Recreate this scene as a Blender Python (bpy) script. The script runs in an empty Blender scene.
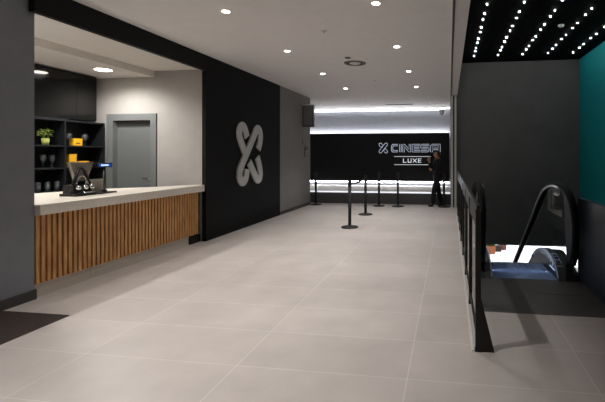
import bpy, bmesh, math, random
from mathutils import Vector, Matrix
random.seed(7)
PI = math.pi
SC = bpy.context.scene
COL = SC.collection

# ------------------------------------------------------------------ materials
def lin(c):
    r = []
    for v in c:
        v /= 255.0
        r.append(v/12.92 if v <= 0.04045 else ((v+0.055)/1.055)**2.4)
    return (*r, 1.0)

def mat(name, rgb, rough=0.5, metal=0.0, vary=0.08, scale=6.0, bump=0.0, spec=0.5, stretch=(1,1,1)):
    m = bpy.data.materials.new(name); m.use_nodes = True
    nt = m.node_tree; b = nt.nodes['Principled BSDF']
    b.inputs['Roughness'].default_value = rough
    b.inputs['Metallic'].default_value = metal
    b.inputs['Specular IOR Level'].default_value = spec
    tc = nt.nodes.new('ShaderNodeTexCoord'); mp = nt.nodes.new('ShaderNodeMapping')
    mp.inputs['Scale'].default_value = stretch
    nz = nt.nodes.new('ShaderNodeTexNoise'); nz.inputs['Scale'].default_value = scale; nz.inputs['Detail'].default_value = 4
    rp = nt.nodes.new('ShaderNodeValToRGB')
    c = lin(rgb)
    rp.color_ramp.elements[0].position = 0.3; rp.color_ramp.elements[1].position = 0.7
    rp.color_ramp.elements[0].color = (c[0]*(1-vary), c[1]*(1-vary), c[2]*(1-vary), 1)
    rp.color_ramp.elements[1].color = (min(1, c[0]*(1+vary)), min(1, c[1]*(1+vary)), min(1, c[2]*(1+vary)), 1)
    nt.links.new(tc.outputs['Object'], mp.inputs['Vector'])
    nt.links.new(mp.outputs['Vector'], nz.inputs['Vector'])
    nt.links.new(nz.outputs['Fac'], rp.inputs['Fac'])
    nt.links.new(rp.outputs['Color'], b.inputs['Base Color'])
    if bump:
        bp = nt.nodes.new('ShaderNodeBump'); bp.inputs['Strength'].default_value = bump; bp.inputs['Distance'].default_value = 0.01
        nt.links.new(nz.outputs['Fac'], bp.inputs['Height']); nt.links.new(bp.outputs['Normal'], b.inputs['Normal'])
    return m

def emit(name, rgb, strength):
    m = bpy.data.materials.new(name); m.use_nodes = True
    nt = m.node_tree; b = nt.nodes['Principled BSDF']
    b.inputs['Base Color'].default_value = lin(rgb)
    b.inputs['Emission Color'].default_value = lin(rgb)
    b.inputs['Emission Strength'].default_value = strength
    return m

def thin_glass(name, tint, gloss_rough=0.03, ior=1.45, lighten=0.0):
    m = bpy.data.materials.new(name); m.use_nodes = True
    nt = m.node_tree; nt.nodes.remove(nt.nodes['Principled BSDF'])
    out = nt.nodes['Material Output']
    tr = nt.nodes.new('ShaderNodeBsdfTransparent'); tr.inputs['Color'].default_value = tint
    gl = nt.nodes.new('ShaderNodeBsdfGlossy'); gl.inputs['Roughness'].default_value = gloss_rough
    fr = nt.nodes.new('ShaderNodeFresnel'); fr.inputs['IOR'].default_value = ior
    mx = nt.nodes.new('ShaderNodeMixShader')
    ge = nt.nodes.new('ShaderNodeNewGeometry'); sb = nt.nodes.new('ShaderNodeMath'); sb.operation = 'SUBTRACT'; sb.inputs[0].default_value = 1
    ml = nt.nodes.new('ShaderNodeMath'); ml.operation = 'MULTIPLY'
    nt.links.new(ge.outputs['Backfacing'], sb.inputs[1])        # reflect on the outer face only: no trapped light inside the thin pane
    nt.links.new(sb.outputs[0], ml.inputs[0]); nt.links.new(fr.outputs['Fac'], ml.inputs[1])
    nt.links.new(ml.outputs[0], mx.inputs['Fac'])
    nt.links.new(tr.outputs[0], mx.inputs[1]); nt.links.new(gl.outputs[0], mx.inputs[2])
    last = mx
    if lighten:      # diffuse white mixed in so the dark glasses look lit
        df = nt.nodes.new('ShaderNodeBsdfDiffuse'); df.inputs['Color'].default_value = (.7, .72, .74, 1)
        last = nt.nodes.new('ShaderNodeMixShader'); last.inputs['Fac'].default_value = lighten
        nt.links.new(mx.outputs[0], last.inputs[1]); nt.links.new(df.outputs[0], last.inputs[2])
    nt.links.new(last.outputs[0], out.inputs['Surface'])
    return m

def tile_mat(name, rgb, grout, bw, rh, off, rough):
    m = bpy.data.materials.new(name); m.use_nodes = True
    nt = m.node_tree; b = nt.nodes['Principled BSDF']; L = nt.links
    tc = nt.nodes.new('ShaderNodeTexCoord'); mp = nt.nodes.new('ShaderNodeMapping')
    mp.inputs['Location'].default_value = (off[0], off[1], 0)
    L.new(tc.outputs['Object'], mp.inputs['Vector'])
    br = nt.nodes.new('ShaderNodeTexBrick')
    br.offset = 0.0; br.squash = 1.0
    br.inputs['Scale'].default_value = 1.0
    br.inputs['Brick Width'].default_value = bw; br.inputs['Row Height'].default_value = rh
    br.inputs['Mortar Size'].default_value = 0.0038; br.inputs['Mortar Smooth'].default_value = 0.3
    c = lin(rgb); g = lin(grout)
    br.inputs['Color1'].default_value = (c[0]*.95, c[1]*.95, c[2]*.95, 1)
    br.inputs['Color2'].default_value = (c[0]*1.04, c[1]*1.04, c[2]*1.04, 1)
    br.inputs['Mortar'].default_value = g
    L.new(mp.outputs['Vector'], br.inputs['Vector'])
    nz = nt.nodes.new('ShaderNodeTexNoise'); nz.inputs['Scale'].default_value = 2.2; nz.inputs['Detail'].default_value = 6; nz.inputs['Roughness'].default_value = .6
    L.new(tc.outputs['Object'], nz.inputs['Vector'])
    rp = nt.nodes.new('ShaderNodeValToRGB')
    rp.color_ramp.elements[0].color = (.9, .9, .9, 1); rp.color_ramp.elements[1].color = (1.06, 1.06, 1.06, 1)
    rp.color_ramp.elements[0].position = .3; rp.color_ramp.elements[1].position = .7
    L.new(nz.outputs['Fac'], rp.inputs['Fac'])
    mx = nt.nodes.new('ShaderNodeMix'); mx.data_type = 'RGBA'; mx.blend_type = 'MULTIPLY'; mx.inputs['Factor'].default_value = 1
    L.new(br.outputs['Color'], mx.inputs[6]); L.new(rp.outputs['Color'], mx.inputs[7])
    L.new(mx.outputs[2], b.inputs['Base Color'])
    mr = nt.nodes.new('ShaderNodeMapRange'); mr.inputs['To Min'].default_value = rough-.06; mr.inputs['To Max'].default_value = rough+.08
    L.new(nz.outputs['Fac'], mr.inputs['Value']); L.new(mr.outputs[0], b.inputs['Roughness'])
    return m

def wood_mat(name, a, b_):
    m = bpy.data.materials.new(name); m.use_nodes = True
    nt = m.node_tree; b = nt.nodes['Principled BSDF']; L = nt.links
    tc = nt.nodes.new('ShaderNodeTexCoord'); mp = nt.nodes.new('ShaderNodeMapping')
    mp.inputs['Scale'].default_value = (1, 14, 1.2)
    nz = nt.nodes.new('ShaderNodeTexNoise'); nz.inputs['Scale'].default_value = 3; nz.inputs['Detail'].default_value = 5
    rp = nt.nodes.new('ShaderNodeValToRGB')
    rp.color_ramp.elements[0].color = lin(a); rp.color_ramp.elements[1].color = lin(b_)
    rp.color_ramp.elements[0].position = .32; rp.color_ramp.elements[1].position = .68
    L.new(tc.outputs['Object'], mp.inputs['Vector']); L.new(mp.outputs['Vector'], nz.inputs['Vector'])
    L.new(nz.outputs['Fac'], rp.inputs['Fac']); L.new(rp.outputs['Color'], b.inputs['Base Color'])
    b.inputs['Roughness'].default_value = .5
    return m

M = dict(
    floor=tile_mat('porcelain floor tile', (196, 187, 181), (220, 212, 205), 1.3, 0.6, (0.296, -2.88+6.0), .42),
    ceiling=mat('ceiling paint', (236, 233, 231), .9, vary=.02),
    kiosk_wall=mat('kiosk wall paint', (166, 162, 157), .85, vary=.03),
    kiosk_ceiling=mat('kiosk ceiling paint', (218, 212, 204), .9, vary=.02),
    black_wall=mat('black wall panel', (14, 14, 15), .75, vary=.1, spec=.2),
    beam=mat('black beam', (12, 12, 13), .7, vary=.1, spec=.25),
    pilaster=mat('grey pilaster laminate', (130, 132, 138), .6, vary=.04),
    grey_wall=mat('grey wall paint', (134, 130, 128), .8, vary=.05),
    skirt=mat('dark skirting', (62, 60, 60), .5),
    back_wall=mat('back wall paint', (120, 122, 128), .7, vary=.03),
    plinth=mat('plinth laminate', (92, 92, 94), .45, vary=.05),
    panel=mat('black sign panel', (10, 12, 14), .45, vary=.1, spec=.3),
    void_wall=mat('charcoal void wall', (116, 112, 111), .85, vary=.08, scale=2),
    void_ceiling=mat('black void ceiling', (10, 10, 11), .9, spec=.1),
    teal=mat('teal wall paint', (0, 158, 168), .7, vary=.06, scale=3),
    navy=mat('navy guard panel', (22, 27, 36), .4, vary=.1),
    alu=mat('brushed aluminium', (222, 220, 216), .38, .15, vary=.1, stretch=(1, 1, .1)),
    fascia=mat('fascia paint', (222, 217, 212), .8, vary=.03),
    black_metal=mat('black powder coat', (10, 10, 11), .5, vary=.1),
    stanchion=mat('black stanchion coat', (16, 16, 17), .5, vary=.1),
    belt=mat('black belt webbing', (12, 12, 13), .8),
    worktop=mat('cream worktop stone', (232, 223, 210), .35, vary=.05, scale=30),
    slat=wood_mat('oak slat', (172, 118, 68), (222, 166, 104)),
    slat_back=mat('dark slat backing', (34, 24, 17), .8),
    kick=mat('brushed kick plate', (205, 194, 180), .45, .1, vary=.1, stretch=(1, .1, 4)),
    door=mat('grey door laminate', (104, 108, 107), .5, vary=.03),
    door_frame=mat('grey door frame', (112, 115, 114), .5, vary=.03),
    gloss_black=mat('gloss black cabinet', (9, 9, 9), .07, vary=.1, spec=.35),
    cab_black=mat('black shelf laminate', (9, 11, 13), .45, vary=.15),
    board=mat('shelf board laminate', (26, 28, 31), .4, vary=.1),
    mat_=mat('dark doormat', (60, 50, 45), .9, vary=.25, scale=60, bump=.3),
    logo=mat('silver grey emblem', (190, 189, 188), .4, .0, vary=.05),
    chrome=mat('chrome', (210, 210, 212), .15, 1.0, vary=.03),
    glass=thin_glass('drinking glass', (.9, .92, .94, 1), .1, 1.7, .02),
    bal_glass=thin_glass('balustrade glass', (.97, .975, .98, 1), .02, 1.25),
    yellow=mat('yellow card', (240, 178, 30), .5, vary=.06),
    dark_print=mat('brown print', (90, 60, 20), .6),
    pot=mat('olive ceramic', (160, 166, 84), .5),
    leaf=mat('green leaf', (140, 158, 78), .55, vary=.4, scale=40),
    soil=mat('potting soil', (40, 30, 22), .9),
    grey_plastic=mat('grey plastic', (172, 165, 156), .45, vary=.05),
    smoke_plastic=mat('smoked plastic', (140, 132, 122), .35, vary=.06),
    black_plastic=mat('black plastic', (16, 16, 17), .35, vary=.1),
    rubber=mat('black rubber handrail', (9, 9, 10), .6, vary=.1, spec=.2),
    step=mat('ribbed step metal', (96, 104, 118), .4, .6, vary=.1),
    comb=mat('comb plate metal', (128, 148, 184), .5, .1, vary=.15, scale=9),
    landing=mat('landing plate metal', (92, 88, 86), .5, .4, vary=.1),
    deck=mat('escalator deck steel', (104, 107, 112), .4, .6, vary=.06),
    skirt_blue=mat('dark blue skirt panel', (15, 20, 34), .35, vary=.1),
    pale=mat('pale rim strip', (226, 234, 246), .5, vary=.03),
    blue_print=mat('blue pictogram', (40, 62, 150), .5),
    guide_steel=mat('polished guide steel', (235, 235, 236), .3, .85, vary=.03),
    lower_floor=mat('white lower floor', (225, 226, 230), .35, vary=.04),
    orange=mat('orange planter', (120, 62, 24), .6, vary=.15),
    red_pot=mat('red planter', (84, 30, 26), .6, vary=.15),
    dark_leaf=mat('dark green leaf', (50, 72, 30), .6, vary=.4, scale=20),
    white_plastic=mat('white plastic', (215, 213, 210), .4, vary=.03),
    vent=mat('grey vent metal', (106, 98, 92), .5, .2),
    vent_dark=mat('vent shadow gap', (48, 44, 42), .8),
    skin=mat('skin', (186, 140, 112), .55, vary=.05, scale=20),
    suit=mat('black suit cloth', (10, 10, 13), .85, vary=.15, scale=40),
    trousers=mat('dark navy trousers', (9, 10, 15), .85, vary=.15, scale=40),
    shoe=mat('black shoe leather', (10, 10, 10), .4),
    hair=mat('dark brown hair', (30, 24, 21), .6, vary=.3, scale=50),
    shirt=mat('mustard collar cloth', (140, 112, 52), .8),
    eye=mat('eye white', (225, 222, 216), .3),
    iris=mat('dark iris', (40, 30, 24), .3),
    lip=mat('lip', (160, 96, 84), .5),
    screen=mat('dark display glass', (118, 118, 120), .25, vary=.05),
    notice=mat('grey notice', (96, 98, 96), .6, vary=.05),
    notice_print=mat('pale notice print', (165, 168, 166), .6),
)
E_LAMP = emit('downlight lens', (255, 246, 232), 18)
E_KIOSK = emit('kiosk downlight lens', (255, 246, 230), 45)
E_LED = emit('led point', (238, 244, 240), 260)
E_STRIP = emit('cool white led strip', (236, 242, 255), 3.2)
E_STRIP2 = emit('cool white led strip soft', (240, 244, 252), 1.0)
E_STRIP3 = emit('bright cool white led strip', (246, 247, 250), 5.5)
E_STRIP4 = emit('strong cool white led strip', (246, 247, 250), 30.0)
E_DIM = emit('dim downlight lens', (240, 240, 235), 1.2)
E_FILL = emit('added fill lens', (190, 215, 255), .5)
E_NEON = emit('sign outline tube', (205, 214, 232), .8)
E_LUXE = emit('sign letter face', (225, 228, 232), .55)
E_DISP = emit('blue display', (28, 62, 140), 1.0)
E_DISPTXT = emit('display text', (200, 226, 255), 1.2)

# ------------------------------------------------------------------ mesh helpers
def obj(name, bm, m, parent=None, smooth=False, bevel=0.0):
    if bevel:
        es = [e for e in bm.edges if len(e.link_faces) == 2 and e.calc_face_angle(0) > .6]
        bmesh.ops.bevel(bm, geom=es, offset=bevel, segments=2, affect='EDGES', clamp_overlap=True)
    bmesh.ops.recalc_face_normals(bm, faces=bm.faces)
    me = bpy.data.meshes.new(name); bm.to_mesh(me); bm.free()
    ms = m if isinstance(m, (list, tuple)) else [m]
    for x in ms: me.materials.append(x)
    if smooth:
        for p in me.polygons: p.use_smooth = True
    o = bpy.data.objects.new(name, me); COL.objects.link(o)
    if parent is not None: o.parent = parent
    return o

def NB(): return bmesh.new()

def box(bm, x0, x1, y0, y1, z0, z1, mi=0):
    vs = [bm.verts.new(p) for p in ((x0,y0,z0),(x1,y0,z0),(x1,y1,z0),(x0,y1,z0),(x0,y0,z1),(x1,y0,z1),(x1,y1,z1),(x0,y1,z1))]
    for f in ((0,3,2,1),(4,5,6,7),(0,1,5,4),(1,2,6,5),(2,3,7,6),(3,0,4,7)):
        fc = bm.faces.new([vs[i] for i in f]); fc.material_index = mi
    return vs

def B(*a):
    bm = NB(); box(bm, *a); return bm

def lathe(bm, prof, cx=0, cy=0, cz=0, seg=24, M4=None, mi=0):
    rings = []
    for r, z in prof:
        ring = []
        if r < 1e-6:
            p = Vector((0, 0, z)); ring = [p]
        else:
            ring = [Vector((r*math.cos(2*PI*i/seg), r*math.sin(2*PI*i/seg), z)) for i in range(seg)]
        ring = [(M4 @ p if M4 else p) + Vector((cx, cy, cz)) for p in ring]
        rings.append([bm.verts.new(p) for p in ring])
    for a, b in zip(rings[:-1], rings[1:]):
        if len(a) == 1 and len(b) == 1: continue
        for i in range(seg):
            j = (i+1) % seg
            if len(a) == 1: f = [a[0], b[j], b[i]]
            elif len(b) == 1: f = [a[i], a[j], b[0]]
            else: f = [a[i], a[j], b[j], b[i]]
            bm.faces.new(f).material_index = mi

def prism(bm, pts, axis, a0, a1, mi=0):
    """extrude a 2-D outline along an axis: 'x' pts=(y,z), 'y' pts=(x,z), 'z' pts=(x,y)"""
    def P(p, a):
        return {'x': (a, p[0], p[1]), 'y': (p[0], a, p[1]), 'z': (p[0], p[1], a)}[axis]
    v0 = [bm.verts.new(P(p, a0)) for p in pts]; v1 = [bm.verts.new(P(p, a1)) for p in pts]
    n = len(pts)
    bm.faces.new(v0).material_index = mi; bm.faces.new(v1[::-1]).material_index = mi
    for i in range(n):
        bm.faces.new([v0[i], v0[(i+1) % n], v1[(i+1) % n], v1[i]]).material_index = mi

def tube(bm, pts, r, seg=8, closed=False, mi=0, flat=None):
    """round tube along points (flat=(w,h) gives an elliptical section: w along binormal)"""
    pts = [Vector(p) for p in pts]; n = len(pts); rings = []
    prev = None
    for i, p in enumerate(pts):
        a = pts[(i-1) % n] if (closed or i > 0) else p
        b = pts[(i+1) % n] if (closed or i < n-1) else p
        t = (b-a).normalized()
        if prev is None:
            up = Vector((0, 0, 1)) if abs(t.z) < .9 else Vector((1, 0, 0))
            u = t.cross(up).normalized()
        else:
            u = (prev - t*prev.dot(t)).normalized()
        prev = u; v = t.cross(u)
        ru, rv = flat if flat else (r, r)
        rings.append([bm.verts.new(p + u*ru*math.cos(2*PI*k/seg) + v*rv*math.sin(2*PI*k/seg)) for k in range(seg)])
    rng = range(n) if closed else range(n-1)
    for i in rng:
        a, b = rings[i], rings[(i+1) % n]
        for k in range(seg):
            bm.faces.new([a[k], a[(k+1) % seg], b[(k+1) % seg], b[k]]).material_index = mi
    if not closed:
        bm.faces.new(rings[0][::-1]).material_index = mi; bm.faces.new(rings[-1]).material_index = mi

def tag(o, label=None, cat=None, group=None, kind=None):
    if label: o['label'] = label
    if cat: o['category'] = cat
    if group: o['group'] = group
    if kind: o['kind'] = kind
    return o

def thing(name, label, cat, loc=(0, 0, 0), rz=0.0, group=None):
    o = bpy.data.objects.new(name, None); COL.objects.link(o)
    o.empty_display_size = .1; o.location = loc; o.rotation_euler = (0, 0, rz)
    return tag(o, label, cat, group)

def struct(name, bm, m, label=None, parent=None, **k):
    o = obj(name, bm, m, parent, **k)
    if parent is None: o['kind'] = 'structure'
    if label: o['label'] = label
    return o

def dup(root, loc, label, rz=None):
    r = root.copy(); COL.objects.link(r); r.location = loc; r['label'] = label
    if rz is not None: r.rotation_euler = (0, 0, rz)
    for ch in list(root.children):
        c = ch.copy(); COL.objects.link(c); c.parent = r
        for g in list(ch.children):
            d = g.copy(); COL.objects.link(d); d.parent = c
    return r

ORD = ['first', 'second', 'third', 'fourth', 'fifth', 'sixth', 'seventh', 'eighth', 'ninth', 'tenth', 'eleventh', 'twelfth']

# ------------------------------------------------------------------ room shell
H = 3.45          # hall ceiling
VZ = 4.45         # ceiling over the escalator void
bm = NB()
prism(bm, [(-8.3, -4), (1.655, -4), (1.655, 4.235), (.28, 4.235), (.28, 16.5), (-8.3, 16.5)], 'z', -.35, 0)
struct('floor', bm, M['floor'], 'pale stone tiled floor')
struct('ceiling', B(-8.3, .25, -4, 16.6, H, H+.25), M['ceiling'], 'plain grey ceiling with round downlights')
bm = NB(); box(bm, .25, 4.0, -4, 12.75, VZ, VZ+.2)
struct('ceiling_void', bm, M['void_ceiling'], 'black ceiling over the escalator')
struct('trim_1', B(.04, .25, -4, 12.55, H-.03, VZ), M['fascia'], 'grey edge fascia of the hall ceiling')
struct('trim_2', B(.045, .075, -4, 12.55, H-.045, H-.02), M['skirt'], 'dark line along the ceiling edge')
bm = NB(); box(bm, .065, .12, 12.50, 12.68, 0, H); box(bm, .165, .225, 12.50, 12.68, 0, H)
struct('trim_8', B(.12, .165, 12.56, 12.68, 0, H), M['black_metal'], 'dark groove of the metal column')
struct('trim_3', bm, M['alu'], 'narrow metal column at the end of the guard rail')

struct('wall_left_front', B(-7.2, -4.55, -4, 3.88, 0, H), M['pilaster'], 'grey pier left of the kiosk opening')
struct('baseboard_left_front', B(-4.55, -4.535, -4, 3.895, 0, .11), M['skirt'], 'dark skirting on the grey pier')
struct('trim_4', B(-4.53, -4.45, 3.80, 6.95, 3.165, H), M['beam'], 'black beam over the kiosk opening', bevel=.004)
struct('wall_left_feature', B(-4.53, -4.45, 6.93, 10.25, 0, H), M['black_wall'], 'black wall carrying the silver emblem', bevel=.004)
struct('wall_left', B(-4.75, -4.46, 10.25, 12.64, 0, H), M['grey_wall'], 'grey wall beyond the black wall')
struct('baseboard_left', B(-4.46, -4.447, 10.26, 12.64, 0, .09), M['skirt'])
struct('wall_left_return', B(-8.3, -4.75, 12.5, 12.64, 0, H), M['grey_wall'])
struct('wall_left_far', B(-8.3, -8.15, 12.64, 16.3, 0, H), M['grey_wall'])
struct('wall_back', B(-8.3, .25, 16.3, 16.5, 0, H), M['back_wall'], 'grey back wall washed by light strips')
struct('wall_right_far', B(.05, .2, 12.68, 16.3, 0, H), M['grey_wall'])
struct('wall_front', B(-8.3, 4.0, -4.2, -4, 0, VZ), M['grey_wall'])
struct('wall_void', B(.05, 3.85, 12.75, 12.95, -1.15, VZ), M['void_wall'], 'charcoal wall behind the escalator')
struct('wall_right', B(3.85, 4.0, -4, 12.95, -1.15, VZ), M['teal'], 'teal wall right of the escalator')
# kiosk shell
bm = NB(); box(bm, -6.98, -6.40, 6.95, 7.12, 0, H); box(bm, -5.575, -4.53, 6.95, 7.12, 0, H); box(bm, -6.40, -5.575, 6.95, 7.12, 2.27, H); box(bm, -6.40, -5.575, 7.08, 7.12, 0, 2.27)
struct('wall_kiosk_end', bm, M['kiosk_wall'], 'pale grey end wall of the kiosk')
struct('wall_kiosk_back', B(-6.98, -6.86, 3.88, 6.97, 0, H), M['kiosk_wall'])
struct('ceiling_kiosk', B(-6.86, -4.5, 3.88, 6.97, 3.19, 3.44), M['kiosk_ceiling'], 'pale ceiling of the kiosk')
struct('trim_5', B(-6.86, -5.52, 3.88, 6.97, 3.075, 3.19), M['kiosk_ceiling'], 'dropped soffit over the back of the kiosk')

# kiosk door
d = tag(obj('door_1', B(-6.385, -5.59, 7.04, 7.075, 0, 2.26), M['door']), 'closed grey door in the kiosk end wall', None, None, 'structure')
bm = NB(); box(bm, -6.52, -6.385, 6.925, 7.06, 0, 2.385); box(bm, -5.59, -5.47, 6.925, 7.06, 0, 2.385); box(bm, -6.385, -5.59, 6.925, 7.06, 2.26, 2.385)
obj('door_frame', bm, M['door_frame'], d, bevel=.004)
bm = NB(); box(bm, -6.38, -5.595, 7.0, 7.04, 2.20, 2.258)
obj('door_top_strip', bm, M['skirt'], d)  # dark strip across the top of the door
bm = NB(); tube(bm, [(-5.63, 7.04, 1.15), (-5.63, 6.985, 1.15), (-5.66, 6.975, 1.15), (-5.79, 6.975, 1.15)], .011, 8)
lathe(bm, [(0, 0), (.025, 0), (.025, .008), (0, .008)], -5.63, 7.04, 1.15, 16, Matrix.Rotation(PI/2, 4, 'X'))
obj('door_handle', bm, M['chrome'], d, smooth=True)

# ------------------------------------------------------------------ doormat
tag(obj('doormat', B(-4.53, -3.74, .9, 3.533, .0, .008), M['mat_']), 'dark brown entrance mat beside the grey pier', 'mat')

# ------------------------------------------------------------------ kiosk counter
ct = thing('service_counter', 'long kiosk counter fronted with upright oak slats', 'counter', (-4.56, 5.4, 0))
def rel(o, root):
    o.parent = root; o.matrix_parent_inverse = Matrix.Translation(-Vector(root.location)); return o
def part(root, name, bm, m, label=None, **k):
    o = obj(name, bm, m, **k)
    # keep world-space authored coordinates: shift mesh into the thing's frame
    o.data.transform(Matrix.Translation(-Vector(root.location)))
    o.parent = root
    if label: o['label'] = label
    return o
bm = NB(); box(bm, -4.72, -4.582, 3.885, 6.93, .158, .928)
part(ct, 'backing_panel', bm, M['slat_back'])
bm = NB(); y = 3.892
while y < 6.86:
    box(bm, -4.582, -4.545, y, y+.041, .16, .925); y += .066
part(ct, 'slat_cladding', bm, M['slat'], 'oak slats')
bm = NB()
for a, b in ((3.885, 4.62), (4.624, 5.80), (5.804, 6.62)): box(bm, -4.70, -4.586, a, b, 0, .158)
part(ct, 'kick_plate', bm, M['kick'], 'brushed metal kick plate')
part(ct, 'end_block', B(-4.70, -4.56, 6.63, 6.925, 0, .13), M['black_metal'], 'black block at the foot')
bm = NB(); prism(bm, [(-4.48, 3.885), (-4.48, 6.93), (-4.505, 6.93), (-4.505, 6.965), (-4.72, 6.965), (-5.05, 6.42), (-5.62, 5.9), (-5.95, 5.0), (-5.95, 3.885)], 'z', .93, 1.045)
tag(obj('worktop', bm, M['worktop'], bevel=.004), 'thick cream stone worktop over the oak slats', 'worktop')

# ------------------------------------------------------------------ upper cabinets and shelf unit
uc = thing('wall_cabinet', 'gloss black wall cabinets under the kiosk soffit', 'cabinet', (-6.7, 5.4, 2.2))
part(uc, 'carcass', B(-6.86, -6.572, 3.9, 6.74, 2.225, 3.06), M['cab_black'])
for a, b in ((3.9, 5.02), (5.025, 6.325), (6.33, 6.738)):
    part(uc, 'door', B(-6.571, -6.55, a, b, 2.235, 3.055), M['gloss_black'])
part(uc, 'light_rail', B(-6.58, -6.556, 3.9, 6.2, 2.215, 2.232), M['board'], None)
su = thing('shelf_unit', 'tall black open shelf unit on the kiosk back wall', 'shelf', (-6.7, 5.4, 0))
part(su, 'back_panel', B(-6.858, -6.83, 3.95, 6.87, 0, 2.205), M['cab_black'])
for a in (4.42, 5.245, 6.055, 6.845):
    part(su, 'upright', B(-6.83, -6.5, a, a+.026, .98, 2.18), M['board'])
part(su, 'top_board', B(-6.83, -6.5, 4.42, 6.871, 2.18, 2.205), M['board'])
for a, b in ((4.447, 5.244), (5.272, 6.054), (6.082, 6.844)):
    for z in (1.765, 1.385): part(su, 'shelf_board', B(-6.83, -6.505, a, b, z-.022, z), M['board'])
part(su, 'base_cabinet', B(-6.83, -6.46, 4.42, 6.87, 0, .98), M['cab_black'])

def glassware(kind, loc, label, group):
    t = thing(kind, label, 'glass', loc, 0, group)
    bm = NB()
    if kind == 'wine_glass':
        lathe(bm, [(.0, .0), (.036, .002), (.034, .005), (.006, .01), (.0045, .085), (.012, .098), (.036, .125), (.042, .16), (.036, .215), (.0345, .215), (.040, .16), (.034, .128), (.008, .104), (0, .102)], seg=18)
        obj('bowl', bm, M['glass'], t, smooth=True)
    else:
        lathe(bm, [(0, 0), (.03, 0), (.038, .12), (.036, .12), (.029, .008), (0, .008)], seg=18)
        obj('lower_tumbler', bm, M['glass'], t, smooth=True)
        bm = NB(); lathe(bm, [(0, .055), (.0305, .055), (.0385, .17), (.0365, .17), (.0295, .063), (0, .063)], seg=18)
        obj('upper_tumbler', bm, M['glass'], t, smooth=True)
        bm = NB(); tube(bm, [(.0385*math.cos(i*PI/9), .0385*math.sin(i*PI/9), .17) for i in range(18)], .0022, 6, True)
        obj('rim', bm, M['chrome'], t, smooth=True)
    return t
g = glassware('wine_glass', (-6.6, 5.768, 1.385), 'left wine glass on the shelf below the potted plant', 'wine glasses on the kiosk shelves')
dup(g, (-6.6, 5.92, 1.385), 'right wine glass on the shelf below the potted plant')
dup(g, (-6.6, 6.235, 1.765), 'wine glass left of the yellow tin on the upper shelf')
dup(g, (-6.6, 6.543, 1.765), 'wine glass right of the yellow tin on the upper shelf')
g = glassware('stacked_tumblers', (-6.55, 5.643, .98), 'leftmost stack of clear tumblers behind the worktop', 'stacked tumblers at the base of the shelves')
dup(g, (-6.55, 5.80, .98), 'middle stack of clear tumblers behind the worktop')
dup(g, (-6.55, 5.962, .98), 'rightmost stack of clear tumblers behind the worktop')

pl = thing('potted_plant', 'small leafy green plant in an olive pot', 'plant', (-6.62, 5.825, 1.765))
bm = NB(); lathe(bm, [(0, 0), (.045, 0), (.056, .11), (.05, .11), (.047, .095), (0, .095)], seg=20); obj('pot', bm, M['pot'], pl, smooth=True)
bm = NB(); lathe(bm, [(0, .09), (.047, .096), (0, .1)], seg=16); obj('soil', bm, M['soil'], pl)
bm = NB(); rnd = random.Random(3)
stem = NB()
for i in range(70):
    a = rnd.uniform(0, 2*PI); r = .10*math.sqrt(rnd.random()); z = .15+rnd.uniform(0, .13)*(1-(r/.16)**2)
    c = Vector((r*math.cos(a), r*math.sin(a)*1.05, z)); dr = Vector((math.cos(a), math.sin(a), rnd.uniform(-.3, .5))).normalized()
    sd = dr.cross(Vector((0, 0, 1))).normalized(); up = sd.cross(dr)
    l, w = rnd.uniform(.035, .05), rnd.uniform(.014, .02)
    vs = [bm.verts.new(c + dr*u*l + sd*v*w + up*k*.008) for u, v, k in ((-.5,0,0),(-.1,-1,1),(.25,-.8,1),(.5,0,-.5),(.25,.8,1),(-.1,1,1))]
    bm.faces.new(vs)
    if i % 5 == 0: tube(stem, [(0, 0, .1), c*.6 + Vector((0, 0, .03)), c], .002, 5)
obj('foliage', bm, M['leaf'], pl); obj('stem', stem, M['leaf'], pl)

def carton(name, label, y0, y1, z, h, dpt=.09, logo=True):
    t = thing(name, label, 'box', (-6.6, (y0+y1)/2, z)); w = (y1-y0)/2
    bm = NB(); box(bm, -dpt/2, dpt/2, -w, w, 0, h); obj('body', bm, M['yellow'], t, bevel=.004)
    bm = NB(); box(bm, -dpt/2-.002, dpt/2+.002, -w-.002, w+.002, h-.02, h+.004); obj('lid', bm, M['yellow'], t, bevel=.002)
    if logo:
        bm = NB(); box(bm, dpt/2, dpt/2+.0015, -w*.5, w*.5, h*.3, h*.42); obj('printed_band', bm, M['dark_print'], t)
    return t
carton('yellow_tin', 'low yellow tin between two wine glasses', 6.275, 6.445, 1.765, .125)
carton('yellow_box', 'tall yellow box on the shelf above the counter machine', 6.19, 6.33, 1.385, .225)
carton('yellow_packet', 'yellow packet partly hidden behind the grey funnel', 6.40, 6.58, 1.385, .10, logo=False)

# ------------------------------------------------------------------ counter equipment
cm = thing('coffee_machine', 'black counter machine with grey funnel top and chrome knobs', 'machine', (-5.02, 4.87, 1.045))
bm = NB(); box(bm, -.13, .12, -.15, .17, 0, .035); obj('base', bm, M['black_plastic'], cm, bevel=.008)
bm = NB(); box(bm, -.10, .06, -.13, .14, .035, .15); obj('body', bm, M['black_plastic'], cm, bevel=.015)
bm = NB(); box(bm, .05, .13, -.02, .14, .037, .052); obj('drip_tray', bm, M['chrome'], cm, 'chrome drip tray')
for k, yy in enumerate((-.09, .015, .105)):
    bm = NB(); lathe(bm, [(0, 0), (.018, .0), (.02, .02), (.034, .035), (.036, .055), (.022, .075), (0, .08)], .055, yy, .115, 16, Matrix.Rotation(PI/2, 4, 'Y'))
    obj('knob', bm, M['chrome'], cm, smooth=True)
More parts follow.
